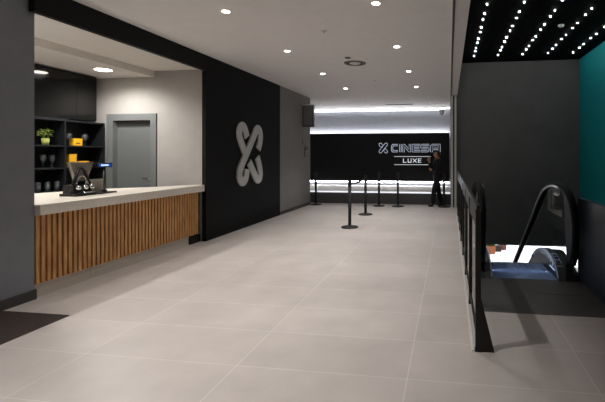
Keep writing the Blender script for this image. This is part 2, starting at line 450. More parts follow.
# funnel: frustum, wide on top
bm = NB()
def frustum(bm, b, t, z0, z1):
    v0 = [bm.verts.new((x, y, z0)) for x, y in b]; v1 = [bm.verts.new((x, y, z1)) for x, y in t]
    bm.faces.new(v0[::-1]); bm.faces.new(v1)
    for i in range(4): bm.faces.new([v0[i], v0[(i+1) % 4], v1[(i+1) % 4], v1[i]])
frustum(bm, [(-.05, -.03), (.01, -.03), (.01, .13), (-.05, .13)], [(-.07, -.10), (.02, -.14), (.02, .225), (-.07, .225)], .20, .455)
f = obj('funnel', bm, M['smoke_plastic'], cm, bevel=.006); f['label'] = 'grey funnel'
bm = NB(); box(bm, -.09, -.01, -.01, .12, .14, .20); obj('neck', bm, M['black_plastic'], cm)
bm = NB()
tube(bm, [(.03, -.13, .03), (.035, -.10, .19), (.035, -.02, .36), (.035, .02, .375), (.035, .07, .33), (.03, .15, .17), (.03, .165, .03)], .016, 8)
obj('frame', bm, M['black_plastic'], cm, smooth=True)
bm = NB()
tube(bm, [(.045+.0*i, .01+.08*math.cos(i*PI/12), .15+.12*math.sin(i*PI/12)) for i in range(13)], .011, 8)
o = obj('arched_spout', bm, M['chrome'], cm, smooth=True); o['label'] = 'chrome arched spout'

rp_ = thing('receipt_printer', 'plain grey box printer beside the counter machine', 'printer', (-5.14, 5.235, 1.045))
bm = NB(); box(bm, -.07, .07, -.125, .115, 0, .2); obj('body', bm, M['grey_plastic'], rp_, bevel=.008)
bm = NB(); box(bm, -.03, .05, -.08, .08, .1995, .2035); obj('paper_slot', bm, M['black_plastic'], rp_)
cd = thing('customer_display', 'pole mounted blue customer display on a black base', 'display', (-4.97, 5.245, 1.045))
bm = NB(); box(bm, -.085, .085, -.15, .13, 0, .022); obj('base', bm, M['black_plastic'], cd, bevel=.006)
bm = NB(); lathe(bm, [(0, .022), (.035, .022), (.03, .05), (.016, .06), (.016, .38), (0, .38)], .0, .0, 0, 16); obj('pole', bm, M['black_plastic'], cd, smooth=True)
bm = NB(); box(bm, -.03, .03, -.16, .105, .375, .44); h_ = obj('head', bm, M['black_plastic'], cd, bevel=.006)
bm = NB(); box(bm, .0302, .032, -.13, .085, .388, .428); o = obj('screen', bm, E_DISP, h_); o['label'] = 'glowing blue screen'
bm = NB()
for k in range(6): box(bm, .0322, .0328, -.09+k*.022, -.074+k*.022, .397, .420)
obj('digits', bm, E_DISPTXT, h_)

# ------------------------------------------------------------------ kiosk lamps
def lamp(root, loc, energy, size, blend, rad, col):
    l = bpy.data.lights.new('spot_lamp', 'SPOT'); l.energy = energy; l.spot_size = math.radians(size); l.spot_blend = blend
    l.shadow_soft_size = rad; l.color = col
    o = bpy.data.objects.new('spot_lamp', l); COL.objects.link(o); o.location = loc; o.parent = root
    return o
WARM = (1, .972, .95)
def downlight(name, loc, label, group, r, lens, energy, size, blend, srad, lit=True):
    t = thing(name, label, 'ceiling light', loc, 0, group)
    bm = NB(); lathe(bm, [(r*.8, .0), (r*.84, -.006), (r*1.12, -.006), (r*1.18, 0)], seg=28); obj('rim', bm, M['white_plastic'], t, smooth=True)
    bm = NB(); lathe(bm, [(0, -.009), (r*.9, -.009), (r*.82, -.001), (0, -.001)], seg=28); obj('lens', bm, lens, t)
    if lit: lamp(t, (0, 0, -.02), energy, size, blend, srad, WARM)
    return t
KE = 160
dl = downlight('kiosk_downlight', (-5.91, 6.21, 3.075), 'round kiosk downlight nearest the grey door', 'kiosk soffit downlights', .135, E_KIOSK, KE, 165, .6, .10)
dup(dl, (-5.91, 4.75, 3.075), 'round kiosk downlight above the shelf unit near the grey pier')
kiosk_fill = dup(dl, (-5.05, 4.08, 3.19), 'added fill downlight over the worktop end, mostly hidden by the grey pier')  # unseen downlight added to brighten the equipment on the counter
for o_ in kiosk_fill.children:
    if o_.type == 'LIGHT': o_.data = o_.data.copy(); o_.data.energy = 70
# ------------------------------------------------------------------ hall downlights
HE = 158
rows = [(-2.84, 'left'), (-.88, 'right')]
first = None
ys = [-3.2, -1.2, .85, 2.87, 4.85, 6.85, 8.90, 10.95]
for x, side in rows:
    for i, y in enumerate(ys):
        vis = y > 4
        n = i-4
        lab = ('hall downlight in the %s row, %s from the camera' % (side, ['nearest', 'second', 'third', 'farthest'][n])) if vis else \
              'hall downlight in the %s row, overhead out of view' % side
        if first is None:
            first = downlight('hall_downlight', (x, y, H), lab, 'hall ceiling downlights', .054, E_LAMP, HE, 83, 1.0, .035)
        else: dup(first, (x, y, H), lab)
far = None
for x, lab in ((-4.68, 'left'), (-2.9, 'middle'), (-.67, 'right')):
    lab = '%s one of three dim downlights before the back wall' % lab
    if far is None: far = downlight('dim_downlight', (x, 14.4, H), lab, 'dim downlights near the back wall', .04, E_DIM, 6, 90, .7, .03)
    else: dup(far, (x, 14.4, H), lab)

# ceiling vent, sprinklers, slot
v = thing('ceiling_vent', 'round grey air diffuser in the hall ceiling', 'vent', (-1.871, 7.958, H))
bm = NB(); lathe(bm, [(.16, 0), (.17, -.02), (.215, -.012), (.225, 0)], seg=32); obj('outer_ring', bm, M['vent'], v, smooth=True)
bm = NB(); lathe(bm, [(0, -.003), (.165, -.003), (.165, -.001), (0, -.001)], seg=32); obj('throat', bm, M['vent_dark'], v)
bm = NB(); lathe(bm, [(.0, -.03), (.05, -.03), (.11, -.012), (.115, -.008), (0, -.008)], seg=32); obj('cone', bm, M['white_plastic'], v, smooth=True)
sp = None
for x, y, lab in ((-1.846, 5.838, 'sprinkler head nearest the camera in the hall ceiling'), (-1.82, 9.9, 'sprinkler head beyond the round air diffuser'), (-.70, 6.93, 'sprinkler head beside a right row downlight')):
    if sp is None:
        sp = thing('sprinkler', lab, 'sprinkler', (x, y, H), 0, 'ceiling sprinklers')
        bm = NB(); lathe(bm, [(0, -.012), (.034, -.012), (.04, 0), (0, 0)], seg=20); obj('cover_plate', bm, M['white_plastic'], sp, smooth=True)
        bm = NB(); lathe(bm, [(0, -.035), (.014, -.035), (.014, -.031), (.006, -.03), (.006, -.012), (0, -.012)], seg=12); obj('head', bm, M['white_plastic'], sp, smooth=True)
    else: dup(sp, (x, y, H), lab)
bm = NB(); lathe(bm, [(0, -.02), (.05, -.02), (.06, 0), (0, 0)], -1.9, 7.49, H, 20)
tag(obj('smoke_detector', bm, M['vent'], smooth=True), 'small grey detector just before the round air diffuser', 'detector')
sv = thing('slot_vent', 'slim slot vent in the dark ceiling before the back wall', 'vent', (-1.79, 14.7, H))
bm = NB(); box(bm, -.5, .5, -.06, .06, -.012, 0); obj('frame', bm, M['vent'], sv)
bm = NB()
for k in range(3): box(bm, -.47, .47, -.045+k*.032, -.027+k*.032, -.0135, -.0115)
obj('slot', bm, M['vent_dark'], sv)
sd_ = tag(obj('smoke_detector', (lambda b: (lathe(b, [(0, -.045), (.05, -.042), (.065, -.015), (.065, 0), (0, 0)], 2.43, 9.32, VZ, 20), b)[1])(NB()), M['white_plastic'], smooth=True), 'pale smoke detector among the white ceiling points', 'detector')

# ------------------------------------------------------------------ LED points in the void ceiling
led = None
for ri, x in enumerate((.71, 1.385, 2.06, 2.745, 3.42)):
    for k in range(11 if ri < 4 else 7):
        y = 11.86 - .44*k - (.08 if k % 2 else 0)
        lab = 'white ceiling light point, %s from the far end of the %s row' % (ORD[k], ['leftmost', 'second', 'third', 'fourth', 'rightmost'][ri])
        if led is None:
            bm = NB(); lathe(bm, [(0, -.012), (.007, -.010), (.0095, -.006), (.011, 0), (0, 0)], seg=12)
            led = obj('ceiling_light_point', bm, E_LED, smooth=True); led.location = (x, y, VZ)
            tag(led, lab, 'ceiling light', 'rows of light points in the black ceiling')
        else:
            o = led.copy(); COL.objects.link(o); o.location = (x, y, VZ); o['label'] = lab

# ------------------------------------------------------------------ emblem on the black wall
def round_poly(pts, rad, n=6):
    out = []
    for i, p in enumerate(pts):
        p = Vector(p)
        if i in (0, len(pts)-1) or rad <= 0: out.append(p); continue
        a = Vector(pts[i-1]); b = Vector(pts[i+1])
        da, db = (a-p), (b-p); r = min(rad, da.length*.49, db.length*.49)
        p0, p1 = p+da.normalized()*r, p+db.normalized()*r
        for k in range(n+1):
            t = k/n; out.append(p0*(1-t)**2 + p*2*t*(1-t) + p1*t*t)
    return out
def ribbon(pts, w):
    """outline of a stroke along 2-D points -> (left side, right side)"""
    L, R = [], []
    n = len(pts)
    for i, p in enumerate(pts):
        a = pts[max(0, i-1)]; b = pts[min(n-1, i+1)]
        t = (b-a).normalized(); nn = Vector((-t.y, t.x))
        L.append(p+nn*w/2); R.append(p-nn*w/2)
    return L, R
def arc(c, rx, ry, a0, a1, n=12):
    return [Vector((c[0]+rx*math.cos(math.radians(a0+(a1-a0)*k/n)), c[1]+ry*math.sin(math.radians(a0+(a1-a0)*k/n)))) for k in range(n+1)]
# emblem drawn in a unit box: u right 0..1 (width 1.25), v up 0..1 (height 1.41), in metres
EW, EH = 1.25, 1.41
def emblem_paths():
    w = .195
    def cv(p):
        t = (p[0]-50)/138; sc = 155-13*(p[0]-66)/94
        return Vector((1.25*t-.16*t*(1-t), .705+(197-p[1])/sc*.705))
    def curve(pts):
        pts = [cv(p) for p in pts]; out = []
        for i in range(len(pts)-1):
            a, b, c, d = pts[max(0, i-1)], pts[i], pts[i+1], pts[min(len(pts)-1, i+2)]
            for k in range(5):
                t = k/5
                out.append(.5*((2*b)+(-a+c)*t+(2*a-5*b+4*c-d)*t*t+(-a+3*b-3*c+d)*t**3))
        return out+[pts[-1]]
    main = curve([(104, 268), (101, 300), (94, 319), (83, 327), (72, 319), (67, 297), (73, 262), (110, 180), (140, 112), (149, 90), (160, 80), (170, 90), (174, 112), (171, 142), (163, 174)])
    up = curve([(106, 118), (99, 92), (92, 75), (82, 67), (72, 74), (66, 94), (70, 124), (94, 188)])
    lo = curve([(117, 236), (146, 297), (153, 311), (163, 316), (172, 306), (174, 284), (169, 250), (158, 212)])
    return w, main, up, lo
def emblem_mesh(bm, to3, depth, mid=0):
    """to3(u, v, d) maps sign coordinates to local 3-D"""
    w, main, up, lo = emblem_paths()
    for k, path in enumerate((up, lo, main)):
        L, R = ribbon(path, w)
        off = 0.0 if k < 2 else .004
        fr = [[bm.verts.new(to3(p.x, p.y, depth+off)) for p in s] for s in (L, R)]
        bk = [[bm.verts.new(to3(p.x, p.y, 0)) for p in s] for s in (L, R)]
        n = len(path)
        for i in range(n-1):
            bm.faces.new([fr[0][i], fr[1][i], fr[1][i+1], fr[0][i+1]])
            bm.faces.new([bk[0][i], bk[0][i+1], bk[1][i+1], bk[1][i]])
            bm.faces.new([fr[0][i], fr[0][i+1], bk[0][i+1], bk[0][i]])
            bm.faces.new([fr[1][i], bk[1][i], bk[1][i+1], fr[1][i+1]])
        for i in (0, n-1):
            bm.faces.new([fr[0][i], bk[0][i], bk[1][i], fr[1][i]])
bm = NB(); emblem_mesh(bm, lambda u, v, d: (d, u-EW/2, v-EH/2), .03)
em = obj('wall_emblem', bm, M['logo']); em.location = (-4.449, 8.59, 1.622)
tag(em, 'large silver looped X emblem on the black wall', 'emblem')

# ------------------------------------------------------------------ grey wall: monitor and notices
mn = thing('monitor', 'dark wall monitor sticking out from the grey wall', 'screen', (-4.27, 12.0, 2.47))
bm = NB(); box(bm, -.19, .16, -.06, .06, 0, .68); obj('casing', bm, M['black_plastic'], mn, bevel=.008)
bm = NB(); box(bm, -.165, .135, -.064, -.0605, .03, .65); obj('screen', bm, M['screen'], mn)
bm = NB(); box(bm, -.192, -.188, -.05, .05, .15, .55); obj('wall_bracket', bm, M['black_metal'], mn)
bm = NB(); box(bm, -.19, .16, -.068, -.0605, .655, .68); o = obj('top_glint', bm, M['alu'], mn)  # pale strip stands in for the reflection along the top edge
n1 = thing('wall_notice', 'small grey notice on the grey wall, above the keypad', 'sign', (-4.46, 12.10, 1.93))
bm = NB(); box(bm, 0, .012, -.16, .16, 0, .12); obj('plate', bm, M['notice'], n1)
bm = NB()
for k in range(3): box(bm, .0122, .0135, -.12, .03+.03*k, .025+.03*k, .038+.03*k)
obj('print', bm, M['notice_print'], n1)
kp = thing('wall_keypad', 'grey keypad panel on the wall below the small notice', 'keypad', (-4.46, 12.24, 1.56))
bm = NB(); box(bm, 0, .02, -.13, .13, 0, .31); obj('housing', bm, M['notice'], kp, bevel=.004)
bm = NB(); box(bm, .0202, .022, -.10, .10, .20, .28); obj('display', bm, M['screen'], kp)
bm = NB()
for i in range(3):
    for j in range(3): box(bm, .0202, .024, -.09+j*.065, -.045+j*.065, .03+i*.055, .065+i*.055)
obj('keys', bm, M['notice_print'], kp)

# ------------------------------------------------------------------ back wall: panel, strips, plinth
struct('trim_7', B(-8.15, .05, 13.11, 16.3, .35, .362), M['fascia'], 'pale top of the plinth')
struct('trim_6', B(-8.15, .05, 13.1, 16.3, 0, .35), M['plinth'], 'long low grey plinth below the black sign panel')
tag(obj('sign_panel', B(-8.1, .02, 16.06, 16.18, .545, 2.48), M['panel'], bevel=.004), 'wide black panel floating on the back wall', 'panel')
tag(obj('cove_light', B(-8.1, .03, 16.20, 16.28, 3.395, 3.44), E_STRIP3), 'white light strip along the top of the back wall', 'light strip')
tag(obj('panel_light', B(-8.1, .0, 16.18, 16.28, 2.455, 2.478), E_STRIP4), 'white light strip along the upper edge of the black panel', 'light strip')
tag(obj('underglow_light', B(-8.1, .0, 16.27, 16.30, .49, .532), E_STRIP4), 'white light strip under the black panel', 'light strip')
tag(obj('plinth_light', B(-8.1, .04, 13.085, 13.1, .362, .405), E_STRIP2), 'white light strip along the front edge of the plinth', 'light strip')

# cinema sign
sg = thing('cinema_sign', 'outlined white CINESA LUXE sign on the black panel', 'sign', (-1.5, 16.06, 1.5))
def s3(x, z, d=.03): return (x+1.5, -d, z-1.5)
TR_ = .008
def outline(name, loops):
    bm = NB()
    for lp in loops:
        tube(bm, [s3(x, z) for x, z in lp], TR_, 6, True)
    obj(name, bm, E_NEON, sg, smooth=True)
def cell(x0, x1, z0, z1, poly): return [(x0+u*(x1-x0), z0+v*(z1-z0)) for u, v in poly]
Z0, Z1 = 1.72, 2.025
Cp = [(.2,0),(1,0),(1,.2),(.3,.2),(.22,.3),(.22,.7),(.3,.8),(1,.8),(1,1),(.2,1),(0,.8),(0,.2)]
Ip = [(0,0),(1,0),(1,1),(0,1)]
Np = [(0,0),(.2,0),(.2,.66),(.78,0),(1,0),(1,1),(.8,1),(.8,.34),(.22,1),(0,1)]
Ep = [(0,0),(1,0),(1,.2),(.22,.2),(.22,.4),(.92,.4),(.92,.6),(.22,.6),(.22,.8),(1,.8),(1,1),(0,1)]
Sp = [(0,0),(.85,0),(1,.15),(1,.46),(.85,.6),(.22,.6),(.22,.8),(1,.8),(1,1),(.15,1),(0,.85),(0,.54),(.15,.4),(.78,.4),(.78,.2),(0,.2)]
Ap = [(0,0),(.22,0),(.22,.3),(.8,.3),(.8,0),(1,0),(1,1),(.2,1),(0,.8)]
Ah = [(.22,.5),(.8,.5),(.8,.8),(.22,.8)]
for nm, x0, x1, lps in (('letter_c', -2.275, -2.03, [Cp]), ('letter_i', -1.95, -1.885, [Ip]), ('letter_n', -1.82, -1.50, [Np]),
                        ('letter_e', -1.44, -1.14, [Ep]), ('letter_s', -1.10, -.78, [Sp]), ('letter_a', -.72, -.34, [Ap, Ah])):
    outline(nm, [cell(x0, x1, Z0, Z1, p) for p in lps])
# outlined emblem on the sign: two crossed rounded bars, the second broken where it passes behind
bm = NB(); cx_, cz_ = -2.61, 1.88
def capsule(a, b, r, d, half=False):
    a, b = Vector(a), Vector(b); t = math.degrees(math.atan2(b.y-a.y, b.x-a.x)); pts = []
    for k in range(9): an = math.radians(t-90+180*k/8); pts.append((b.x+r*math.cos(an), b.y+r*math.sin(an)))
    for k in range(9 if not half else 0): an = math.radians(t+90+180*k/8); pts.append((a.x+r*math.cos(an), a.y+r*math.sin(an)))
    if half:
        nn = Vector((-(b-a).y, (b-a).x)).normalized()*r; pts += [tuple(a+nn), tuple(a-nn)]
    tube(bm, [s3(cx_+x, cz_+z, d) for x, z in pts], TR_*.9, 6, True)
capsule((-.115, -.145), (.115, .145), .058, .045)
capsule((-.045, .058), (-.115, .145), .058, .03, True); capsule((.045, -.058), (.115, -.145), .058, .03, True)
obj('emblem', bm, E_NEON, sg, smooth=True)
for z in (1.54, 1.215):
    bm = NB(); tube(bm, [s3(-2.165, z), s3(-.72, z)], .011, 8); obj('bar', bm, E_LUXE, sg)
def stroke(name, x0, x1, strokes, wd):
    bm = NB(); z0, z1 = 1.31, 1.445
    for st in strokes:
        pts = [Vector((x0+u*(x1-x0), z0+v*(z1-z0))) for u, v in st]
        for a, b in zip(pts[:-1], pts[1:]):
            t = (b-a).normalized(); nn = Vector((-t.y, t.x))*wd/2; a = a-t*wd/2; b = b+t*wd/2
            prism_pts = [a+nn, b+nn, b-nn, a-nn]
            v0 = [bm.verts.new(s3(p.x, p.y, .001)) for p in prism_pts]; v1 = [bm.verts.new(s3(p.x, p.y, .03)) for p in prism_pts]
            bm.faces.new(v0); bm.faces.new(v1[::-1])
            for i in range(4): bm.faces.new([v0[i], v0[(i+1) % 4], v1[(i+1) % 4], v1[i]])
    obj(name, bm, E_LUXE, sg)
LW = .028
stroke('letter_l', -1.80, -1.69, [[(0,1),(0,0),(1,0)]], LW)
stroke('letter_u', -1.61, -1.49, [[(0,1),(0,.15),(.2,0),(.8,0),(1,.15),(1,1)]], LW)
stroke('letter_x', -1.41, -1.28, [[(0,0),(1,1)],[(0,1),(1,0)]], LW)
stroke('letter_e', -1.20, -1.10, [[(1,1),(0,1),(0,0),(1,0)],[(0,.5),(.85,.5)]], LW)

# camera on the metal column
cc = thing('security_camera', 'white dome camera on an arm from the metal column', 'camera', (.06, 12.55, 2.90))
bm = NB(); tube(bm, [(0, 0, .10), (-.15, 0, .10), (-.27, 0, .08)], .018, 8); obj('arm', bm, M['white_plastic'], cc, smooth=True)
bm = NB(); box(bm, -.02, 0, -.05, .05, .03, .17); obj('mount_plate', bm, M['white_plastic'], cc)
bm = NB(); lathe(bm, [(0, .10), (.05, .10), (.085, .07), (.085, .02), (0, .02)], -.28, 0, 0, 20); obj('housing', bm, M['white_plastic'], cc, smooth=True)
bm = NB(); lathe(bm, [(0, -.06), (.04, -.05), (.07, -.015), (.075, .02), (0, .02)], -.28, 0, 0, 20); obj('dome', bm, M['white_plastic'], cc, smooth=True)

# ------------------------------------------------------------------ stanchions
def stanchion(loc, label):
    t = thing('queue_post', label, 'post', loc, 0, 'black queue posts')
    bm = NB(); lathe(bm, [(0, 0), (.185, 0), (.19, .008), (.185, .022), (.12, .036), (.05, .046), (0, .046)], seg=32); obj('base', bm, M['stanchion'], t, smooth=True)
    bm = NB(); lathe(bm, [(.036, .04), (.036, .92), (0, .92)], seg=20); obj('post', bm, M['stanchion'], t, smooth=True)
    bm = NB(); lathe(bm, [(0, .92), (.042, .92), (.042, 1.02), (.038, 1.045), (0, 1.05)], seg=20); obj('belt_head', bm, M['black_metal'], t, smooth=True)
    return t
s = stanchion((-2.169, 8.72, 0), 'black queue post nearest the camera')
for p, lab in (((-2.217, 10.66, 0), 'black queue post joined by the belt behind the nearest one'),
               ((-2.174, 12.52, 0), 'black queue post second from left at the plinth, under the emblem'),
               ((-1.568, 12.46, 0), 'black queue post third from left at the plinth, under the sign'),
               ((-4.255, 12.60, 0), 'black queue post at the grey wall corner'),
               ((-.153, 12.58, 0), 'black queue post between the standing person and metal column')):
    dup(s, p, lab)
bm = NB(); n = 12
for i in range(n):
    t0, t1 = i/n, (i+1)/n
    def bp(t): return Vector((-2.169-.048*t, 8.76+1.86*t, .985-.05*4*t*(1-t)))
    a, b = bp(t0), bp(t1)
    vs = [bm.verts.new(v) for v in ((a.x-.002, a.y, a.z-.024), (b.x-.002, b.y, b.z-.024), (b.x-.002, b.y, b.z+.024), (a.x-.002, a.y, a.z+.024),
                                    (a.x+.002, a.y, a.z-.024), (b.x+.002, b.y, b.z-.024), (b.x+.002, b.y, b.z+.024), (a.x+.002, a.y, a.z+.024))]
    for f in ((0,1,2,3),(7,6,5,4),(0,4,5,1),(3,2,6,7)): bm.faces.new([vs[k] for k in f])
tag(obj('queue_belt', bm, M['belt']), 'black belt stretched between the two nearest queue posts', 'belt')

# ------------------------------------------------------------------ guard rail by the void
gr = thing('guard_rail', 'black metal guard rail with glass panes along the escalator void', 'railing', (.235, 3.37, 0))
YL = 7.5
npst = 8
for i in range(npst):
    y = i*YL/(npst-1)
    bm = NB(); box(bm, -.022, .022, y-.012, y+.04, 0, 1.15); obj('post', bm, M['black_metal'], gr, bevel=.003)
    bm = NB(); box(bm, -.026, .028, y-.016, y+.046, 0, .012); obj('foot_plate', bm, M['black_metal'], gr)
bm = NB(); box(bm, -.014, .014, -.015, YL+.05, 1.0, 1.19); obj('top_rail', bm, M['black_metal'], gr, bevel=.004)
bm = NB(); box(bm, -.015, .015, .04, YL, .09, .125); obj('bottom_rail', bm, M['black_metal'], gr)
bm = NB(); prism(bm, [(.02, 0), (.128, 0), (.128, .012), (.022, .44), (.02, .44)], 'y', -.008, .012); obj('foot_wedge', bm, M['black_metal'], gr)  # dark wedge beside the foot of the near post
for i in range(npst-1):
    y0 = i*YL/(npst-1)+.05; y1 = (i+1)*YL/(npst-1)-.022
    bm = NB(); box(bm, -.005, .005, y0, y1, .127, .998); obj('glass_pane', bm, M['bal_glass'], gr)

struct('trim_9', B(.185, .205, 3.37, 11.0, 0, .006), M['alu'], 'pale metal floor strip along the guard rail')
# right guard
tag(obj('parapet', B(1.657, 1.717, -3.9, 5.56, -.6, 1.045), M['navy'], bevel=.004), 'solid dark navy parapet right of the escalator', 'parapet')

# ------------------------------------------------------------------ escalator
es = thing('escalator', 'dark escalator going down with glass sides and black handrails', 'escalator', (.99, 5.4, 0))
SL = math.tan(math.radians(32.5))
def up_of(y, z6):   # line descending past the crest
    return z6
def rail_profile():
    p = [(5.62, .14), (5.46, .24), (5.375, .42), (5.345, .62), (5.37, .80), (5.46, .96), (5.62, 1.075), (5.85, 1.14), (6.15, 1.165), (6.45, 1.145), (6.75, 1.09), (7.05, .975)]
    y, z = p[-1]
    while y < 15.0:
        y += .6; z -= .6*.655; p.append((y, z))
    return p
def smooth_prof(p):
    out = []
    for i in range(len(p)-1):
        a = p[max(0, i-1)]; b = p[i]; c = p[i+1]; d = p[min(len(p)-1, i+2)]
        for k in range(4):
            t = k/4
            out.append(tuple(.5*((2*b[j]) + (-a[j]+c[j])*t + (2*a[j]-5*b[j]+4*c[j]-d[j])*t*t + (-a[j]+3*b[j]-3*c[j]+d[j])*t**3) for j in range(2)))
    out.append(p[-1]); return out
RP = smooth_prof(rail_profile())
def deck_z(y):
    pts = [(5.38, .0), (5.42, .08), (5.55, .17), (5.72, .225), (5.92, .25), (6.15, .245), (6.4, .20), (6.7, .105), (7.1, -.10)]
    if y >= 7.1: return -.10-(y-7.1)*.64
    for (a, b), (c, d_) in zip(pts[:-1], pts[1:]):
        if y <= c: return b+(d_-b)*(y-a)/(c-a)
    return 0
YS = [5.38, 5.40, 5.42, 5.48, 5.55, 5.63, 5.72, 5.82, 5.92, 6.03, 6.15, 6.28, 6.4, 6.55, 6.7, 6.9, 7.1, 8, 9, 10, 11, 12, 13, 14, 14.6]
for side, gx, inner, outer in (('left', .43, .54, .47), ('right', 1.57, 1.38, 1.465)):
    bm = NB(); tube(bm, [(gx, y, z) for y, z in RP], .03, 10, flat=(.05, .036))
    part(es, 'handrail', bm, M['rubber'], smooth=True)
    # steel guide under the handrail
    bm = NB(); pr = [p for p in RP if True]
    ins = []
    for i, p in enumerate(pr):
        a = pr[max(0, i-1)]; b = pr[min(len(pr)-1, i+1)]; t = Vector((b[0]-a[0], b[1]-a[1])).normalized(); ins.append((p[0]+t.y*.045, p[1]-t.x*.045))
    tube(bm, [(gx+(.057 if side == 'left' else -.057), y, z+.028) for y, z in ins if y > 5.95], .017, 8)
    part(es, 'handrail_guide', bm, M['guide_steel'], 'steel guide strip', smooth=True)
    bm = NB(); prism(bm, [(5.40, .20), (5.365, .45), (5.365, .75), (5.42, .90), (5.55, 1.02), (5.74, 1.09), (5.92, 1.12), (5.80, 1.02), (5.76, .85), (5.74, .60), (5.70, .38), (5.66, .20)], 'x', gx-.022, gx+.022)
    part(es, 'newel', bm, M['black_metal'], 'black newel end')
    # glass: between deck and handrail
    bm = NB()
    top = [p for p in ins if p[0] <= 14.6]
    # outline: along the rail then back along the deck
    poly = [(y, max(z, deck_z(y)+.001)) for y, z in top]
    back = [(y, deck_z(y)-.02) for y in [14.5, 13, 12, 11, 10, 9, 8, 7.1, 6.7, 6.4, 6.15, 5.92, 5.72]]
    prism(bm, poly+back, 'x', gx-.005, gx+.005)
    part(es, 'glass_panel', bm, M['bal_glass'])
    # inner deck (curved top)
    s0, s1 = sorted((inner, outer))
    bm = NB(); prism(bm, [(y, deck_z(y)) for y in YS]+[(14.6, deck_z(14.6)-.6), (7.1, -.75), (5.38, -.3)], 'x', s0, s1)
    part(es, 'deck', bm, M['deck'])
    c0, c1 = (1.465, 1.645) if side == 'right' else (.345, .47)
    bm = NB(); prism(bm, [(5.38, -.01), (5.44, .06), (5.6, .11), (5.9, .17), (6.2, .21), (6.4, .18), (6.6, .10), (7.1, -.14), (14.6, deck_z(14.6)-.02), (14.6, deck_z(14.6)-.6), (7.1, -.75), (5.38, -.3)], 'x', c0, c1)
    part(es, 'outer_cladding', bm, M['black_metal'], 'black outer cladding')
    # skirt plate facing the steps
    sx = inner + (.004 if side == 'right' else -.004)
    q0, q1 = (sx-.008, sx-.004) if side == 'right' else (sx+.004, sx+.008)
    bm = NB(); prism(bm, [(y, deck_z(y)-.03) for y in YS[2:]]+[(14.6, deck_z(14.6)-.58), (7.1, -.74), (5.42, -.29)], 'x', q0, q1)
    part(es, 'skirt', bm, M['skirt_blue'], 'dark blue skirt plate')
    # pale rim following the arch, with small teeth
    r0, r1 = (q0-.012, q1) if side == 'right' else (q0, q1+.012)
    bm = NB(); ya = [5.40+i*(7.05-5.40)/30 for i in range(31)]
    prism(bm, [(y, deck_z(y)+.002) for y in ya]+[(y, deck_z(y)-(.035 if 5.6 < y else .012)) for y in ya[::-1]], 'x', r0, r1)
    for i in range(11):
        y = 5.66+i*.115; z = deck_z(y)
        box(bm, r0, r1, y-.022, y+.022, z-.085, z-.03)
    part(es, 'rim_strip', bm, M['pale'], 'pale toothed rim strip')
# pictogram label on the right deck
bm = NB()
def on_deck(bm, y0, y1, x0, x1, lift, mi=0):
    n = 4
    for i in range(n):
        a = y0+(y1-y0)*i/n; b = y0+(y1-y0)*(i+1)/n
        v = [bm.verts.new(p) for p in ((x0, a, deck_z(a)+lift), (x1, a, deck_z(a)+lift), (x1, b, deck_z(b)+lift), (x0, b, deck_z(b)+lift))]
        bm.faces.new(v).material_index = mi
on_deck(bm, 5.52, 5.86, 1.388, 1.46, .003)
o = part(es, 'safety_label', bm, M['pale'], 'pale safety label with blue pictograms')
bm = NB()
for k in range(3): on_deck(bm, 5.57+k*.085, 5.635+k*.085, 1.398, 1.45, .006)
part(es, 'pictograms', bm, M['blue_print'])
# small pale marks on the right glass
bm = NB(); box(bm, 1.563, 1.5645, 6.18, 6.40, 1.00, 1.03); box(bm, 1.563, 1.5645, 6.2, 6.38, 1.04, 1.045)
part(es, 'glass_mark', bm, M['grey_plastic'], 'small pale mark on the glass')
# landing plates, comb, steps
bm = NB()
for a, b in ((4.24, 4.86), (4.865, 5.42)): box(bm, .285, 1.655, a, b, -.06, .0)
part(es, 'landing_plate', bm, M['landing'], 'dark ribbed landing plate')
bm = NB(); box(bm, .54, 1.38, 5.42, 5.47, -.05, .004)
for i in range(41):
    x = .545+i*.0204; box(bm, x, x+.011, 5.47, 5.86, -.06, .004)
box(bm, .54, 1.38, 5.47, 5.86, -.06, -.003)
part(es, 'comb_plate', bm, M['comb'], 'blue grey comb plate')
y, z = 5.862, -.003; k = 0
while z > -4.3:
    bm = NB()
    box(bm, .545, 1.375, y, y+.395, z-.10, z-.012)
    for i in range(20): box(bm, .555+i*.041, .555+i*.041+.022, y, y+.395, z-.0121, z)
    prism(bm, [(y, z-.10), (y+.06, z-.10), (y+.12, z-.24), (y+.06, z-.24)], 'x', .55, 1.37)
    part(es, 'step', bm, M['comb'] if k < 1 else M['step'])
    y += (.398, .398, .38)[k] if k < 3 else .36; z -= (.10, .17, .21)[k] if k < 3 else .23; k += 1
# added cool fill lights at both skirts to brighten the comb and rim
for side, x, rz in (('left', .555, -PI/2), ('right', 1.365, PI/2)):
    bm = NB(); box(bm, x-.004, x+.004, 5.55, 5.80, .085, .10)
    part(es, 'skirt_fill_light', bm, E_FILL, 'small cool fill light added in the skirt')
    l = bpy.data.lights.new('skirt_fill_lamp', 'AREA'); l.shape = 'RECTANGLE'; l.size = .5; l.size_y = .03; l.spread = math.radians(110); l.energy = .8; l.color = (.72, .84, 1)
    o = bpy.data.objects.new('skirt_fill_lamp', l); COL.objects.link(o); o.parent = es
    o.location = Vector((x + (.015 if side == 'left' else -.015), 5.78, .19)) - Vector(es.location)
    o.rotation_euler = (0, -PI/2 if side == 'left' else PI/2, 0)
bm = NB(); prism(bm, [(5.40, -.31), (7.0, -.8), (14.4, -5.35), (14.4, -5.9), (7.0, -1.6), (5.40, -1.2)], 'x', .36, 1.62)
part(es, 'truss', bm, M['black_metal'])

